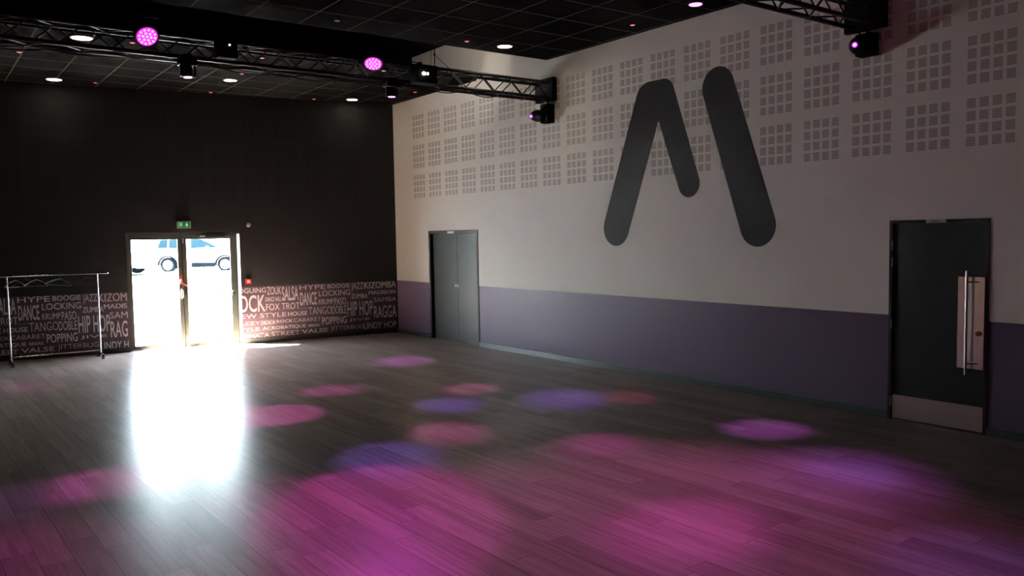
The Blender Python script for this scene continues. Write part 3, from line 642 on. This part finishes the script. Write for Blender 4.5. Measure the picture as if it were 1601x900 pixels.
def car(label, px, depth, flip, paint, gz_=GZ, Lc=4.45, H=1.66, wb=2.65, suv=True, group='cars parked outside'):
    """side-on car; px = centre; local x forward"""
    o = empty('car', out(px, depth, gz_), -YAW+(math.pi if flip else 0)); tag(o, label, 'car', group)
    hw = .88; rw = .345; x0 = -Lc/2; x1 = Lc/2; ax = (-wb/2, wb/2)
    def arc(cx, r=.40, n=9): return [(cx+r*math.cos(math.pi*i/n), .33+r*math.sin(math.pi*i/n)) for i in range(n, -1, -1)]
    low = [(x0+.03, .28)] + arc(ax[0]) + arc(ax[1]) + [(x1-.05, .28), (x1, .55), (x1-.04, .80), (x1-.22, .93), (x1-1.0, 1.04), (x0+.30, 1.06), (x0+.05, 1.0), (x0, .7)]
    b_ = MB(); b_.prism(low, -hw, hw); bd = b_.build('body', paint, o); md = bd.modifiers.new('b', 'BEVEL'); md.width = .05; md.segments = 3; md.limit_method = 'ANGLE'; md.angle_limit = .6
    # greenhouse: tapers inwards to the roof
    pr = [(x0+.16, 1.03), (x0+.30, H-.30), (x0+.52, H-.06), (x0+.95, H), (x0+2.2, H), (x0+2.55, H-.06), (x1-.98, 1.03)]
    g = MB(); ra = [g.bm.verts.new((p_[0], -(hw-.03-(p_[1]-1.03)*.28), p_[1])) for p_ in pr]; rb_ = [g.bm.verts.new((p_[0], (hw-.03-(p_[1]-1.03)*.28), p_[1])) for p_ in pr]
    g.bm.faces.new(ra); g.bm.faces.new(rb_[::-1])
    for i in range(len(pr)): j = (i+1) % len(pr); g.bm.faces.new((ra[i], rb_[i], rb_[j], ra[j]))
    rf = g.build('cabin', paint, o); md = rf.modifiers.new('b', 'BEVEL'); md.width = .03; md.segments = 2; md.limit_method = 'ANGLE'; md.angle_limit = .5
    def yat(z): return hw-.03-(z-1.03)*.28+.006
    wins = [[(x0+.42, 1.14), (x0+.50, H-.20), (x0+.62, H-.12), (x0+.88, H-.10), (x0+.88, 1.12)], [(x0+.94, 1.12), (x0+.94, H-.10), (x0+1.75, H-.08), (x0+1.75, 1.12)], [(x0+1.83, 1.12), (x0+1.83, H-.08), (x0+2.35, H-.10), (x0+2.72, H-.27), (x1-1.20, 1.12)]]
    for wd in wins:
        for s_ in (-1, 1):
            m_ = MB(); m_.bm.faces.new([m_.bm.verts.new((p_[0], s_*yat(p_[1]), p_[1])) for p_ in wd])
            ex = bmesh.ops.extrude_face_region(m_.bm, geom=m_.bm.faces[:])
            for v in [k for k in ex['geom'] if isinstance(k, bmesh.types.BMVert)]: v.co.y -= s_*.02
            m_.build('side_window', m_cglass, rf)
    for xa, za, xb, zb in ((x0+2.62, H-.10, x1-1.06, 1.09),): # windscreen
        ws = MB(); dx, dz = xb-xa, zb-za; nn_ = Vector((-dz, 0, dx)).normalized()*.008
        for k in (1,):
            pts_ = [(xa, -yat(za)+.1, za), (xa, yat(za)-.1, za), (xb, yat(zb)-.08, zb), (xb, -yat(zb)+.08, zb)]
            ws.ngon([Vector(p_)+nn_ if nn_.z > 0 else Vector(p_)-nn_ for p_ in pts_])
        ws.build('windscreen', m_cglass, rf)
    for a_ in ax:
        for s_ in (-1, 1):
            wh = MB().cyl((a_, s_*(hw-.20), .345), (a_, s_*(hw+.005), .345), rw, 28).build('wheel', m_tyre, o, True)
            rm = MB().cyl((a_, s_*(hw+.003), .345), (a_, s_*(hw+.012), .345), .225, 24)
            rm.build('rim', m_rim, wh)
            hb = MB()
            for k in range(8):
                t_ = k*math.pi/4; hb.cyl((a_+.165*math.cos(t_), s_*(hw+.012), .345+.165*math.sin(t_)), (a_+.165*math.cos(t_), s_*(hw+.016), .345+.165*math.sin(t_)), .030, 10)
            hb.build('rim_hole', m_arch, wh)
            # dark wheel-arch trim ring
            ring = MB(); n2 = 14; oa = [(a_+.48*math.cos(math.pi*i/n2), .33+.45*math.sin(math.pi*i/n2)) for i in range(n2+1)]; ia = [(a_+.395*math.cos(math.pi*i/n2), .33+.395*math.sin(math.pi*i/n2)) for i in range(n2, -1, -1)]
            ring.prism(oa+ia, s_*(hw-.01), s_*(hw+.012)); ring.build('wheel_arch', m_arch, o)
    for s_ in (-1, 1):
        MB().box((ax[0]+.46, s_*(hw-.02), .22), (ax[1]-.46, s_*(hw+.008), .44), .01).build('sill', m_arch, o)
        MB().ball((x0+2.78, s_*(hw+.09), 1.13), .11, 14, 10, (.7, .8, .6)).build('mirror', paint, o, True)
        MB().box((x0-.012, s_*.84, .86), (x0+.14, s_*.60, 1.0), .02).build('tail_light', m_tail, o)
        MB().box((x1-.20, s_*.86, .74), (x1+.006, s_*.60, .86), .02).build('headlight', m_rim, o)
        MB().box((x0+1.55, s_*(hw-.005), .92), (x0+1.70, s_*(hw+.015), .945), .005).box((x0+2.45, s_*(hw-.005), .92), (x0+2.60, s_*(hw+.015), .945), .005).build('door_handle', m_rim, o)
    MB().box((x0-.02, -.80, .26), (x0+.12, .80, .46), .03).build('bumper', paint, o)
    return o
car('white sport utility car parked side-on outside the glass door', 320, 38.5, False, m_carw)
car('pale hatchback parked at the left behind the left glass leaf', 158, 35.0, True, m_carb, hz(out(158, 35))+.06, 4.1, 1.50, 2.5)
car('pale car behind the bonnet of the white sport utility car', 402, 43.0, True, m_carb, GZ, 4.4, 1.52, 2.6)
o = empty('canopy_post', Vector((*out(296.5, 33).xy, hz(out(296.5, 33))-.02))); tag(o, 'lilac-grey square post outside, seen through the right glass leaf', 'post')
o.rotation_euler.z = -YAW
MB().box((-.085, -.085, 0), (.085, .085, 4.2), .01).build('shaft', m_post, o); MB().box((-.13, -.13, 0), (.13, .13, .12), .01).build('footing', m_white, o)
o = empty('building', out(228, 70, GZ), -YAW); tag(o, 'low white building across the car park with a blue glazed band', 'building')
MB().box((-6, 0, -.3), (4.8, 8, 3.3)).build('wall', m_facade, o)
MB().box((-6.1, -.1, 3.3), (4.9, 8.1, 3.6), .02).build('roof', m_facade, o)
for k in range(5): MB().box((-5.6+k*1.75, -.05, 1.15), (-4.05+k*1.75, .02, 2.3)).build('window', m_fglass, o)
MB().box((.95+2.2, -.06, .95), (1.75+2.2, .02, 2.3)).build('sign_panel', m_fred, o)
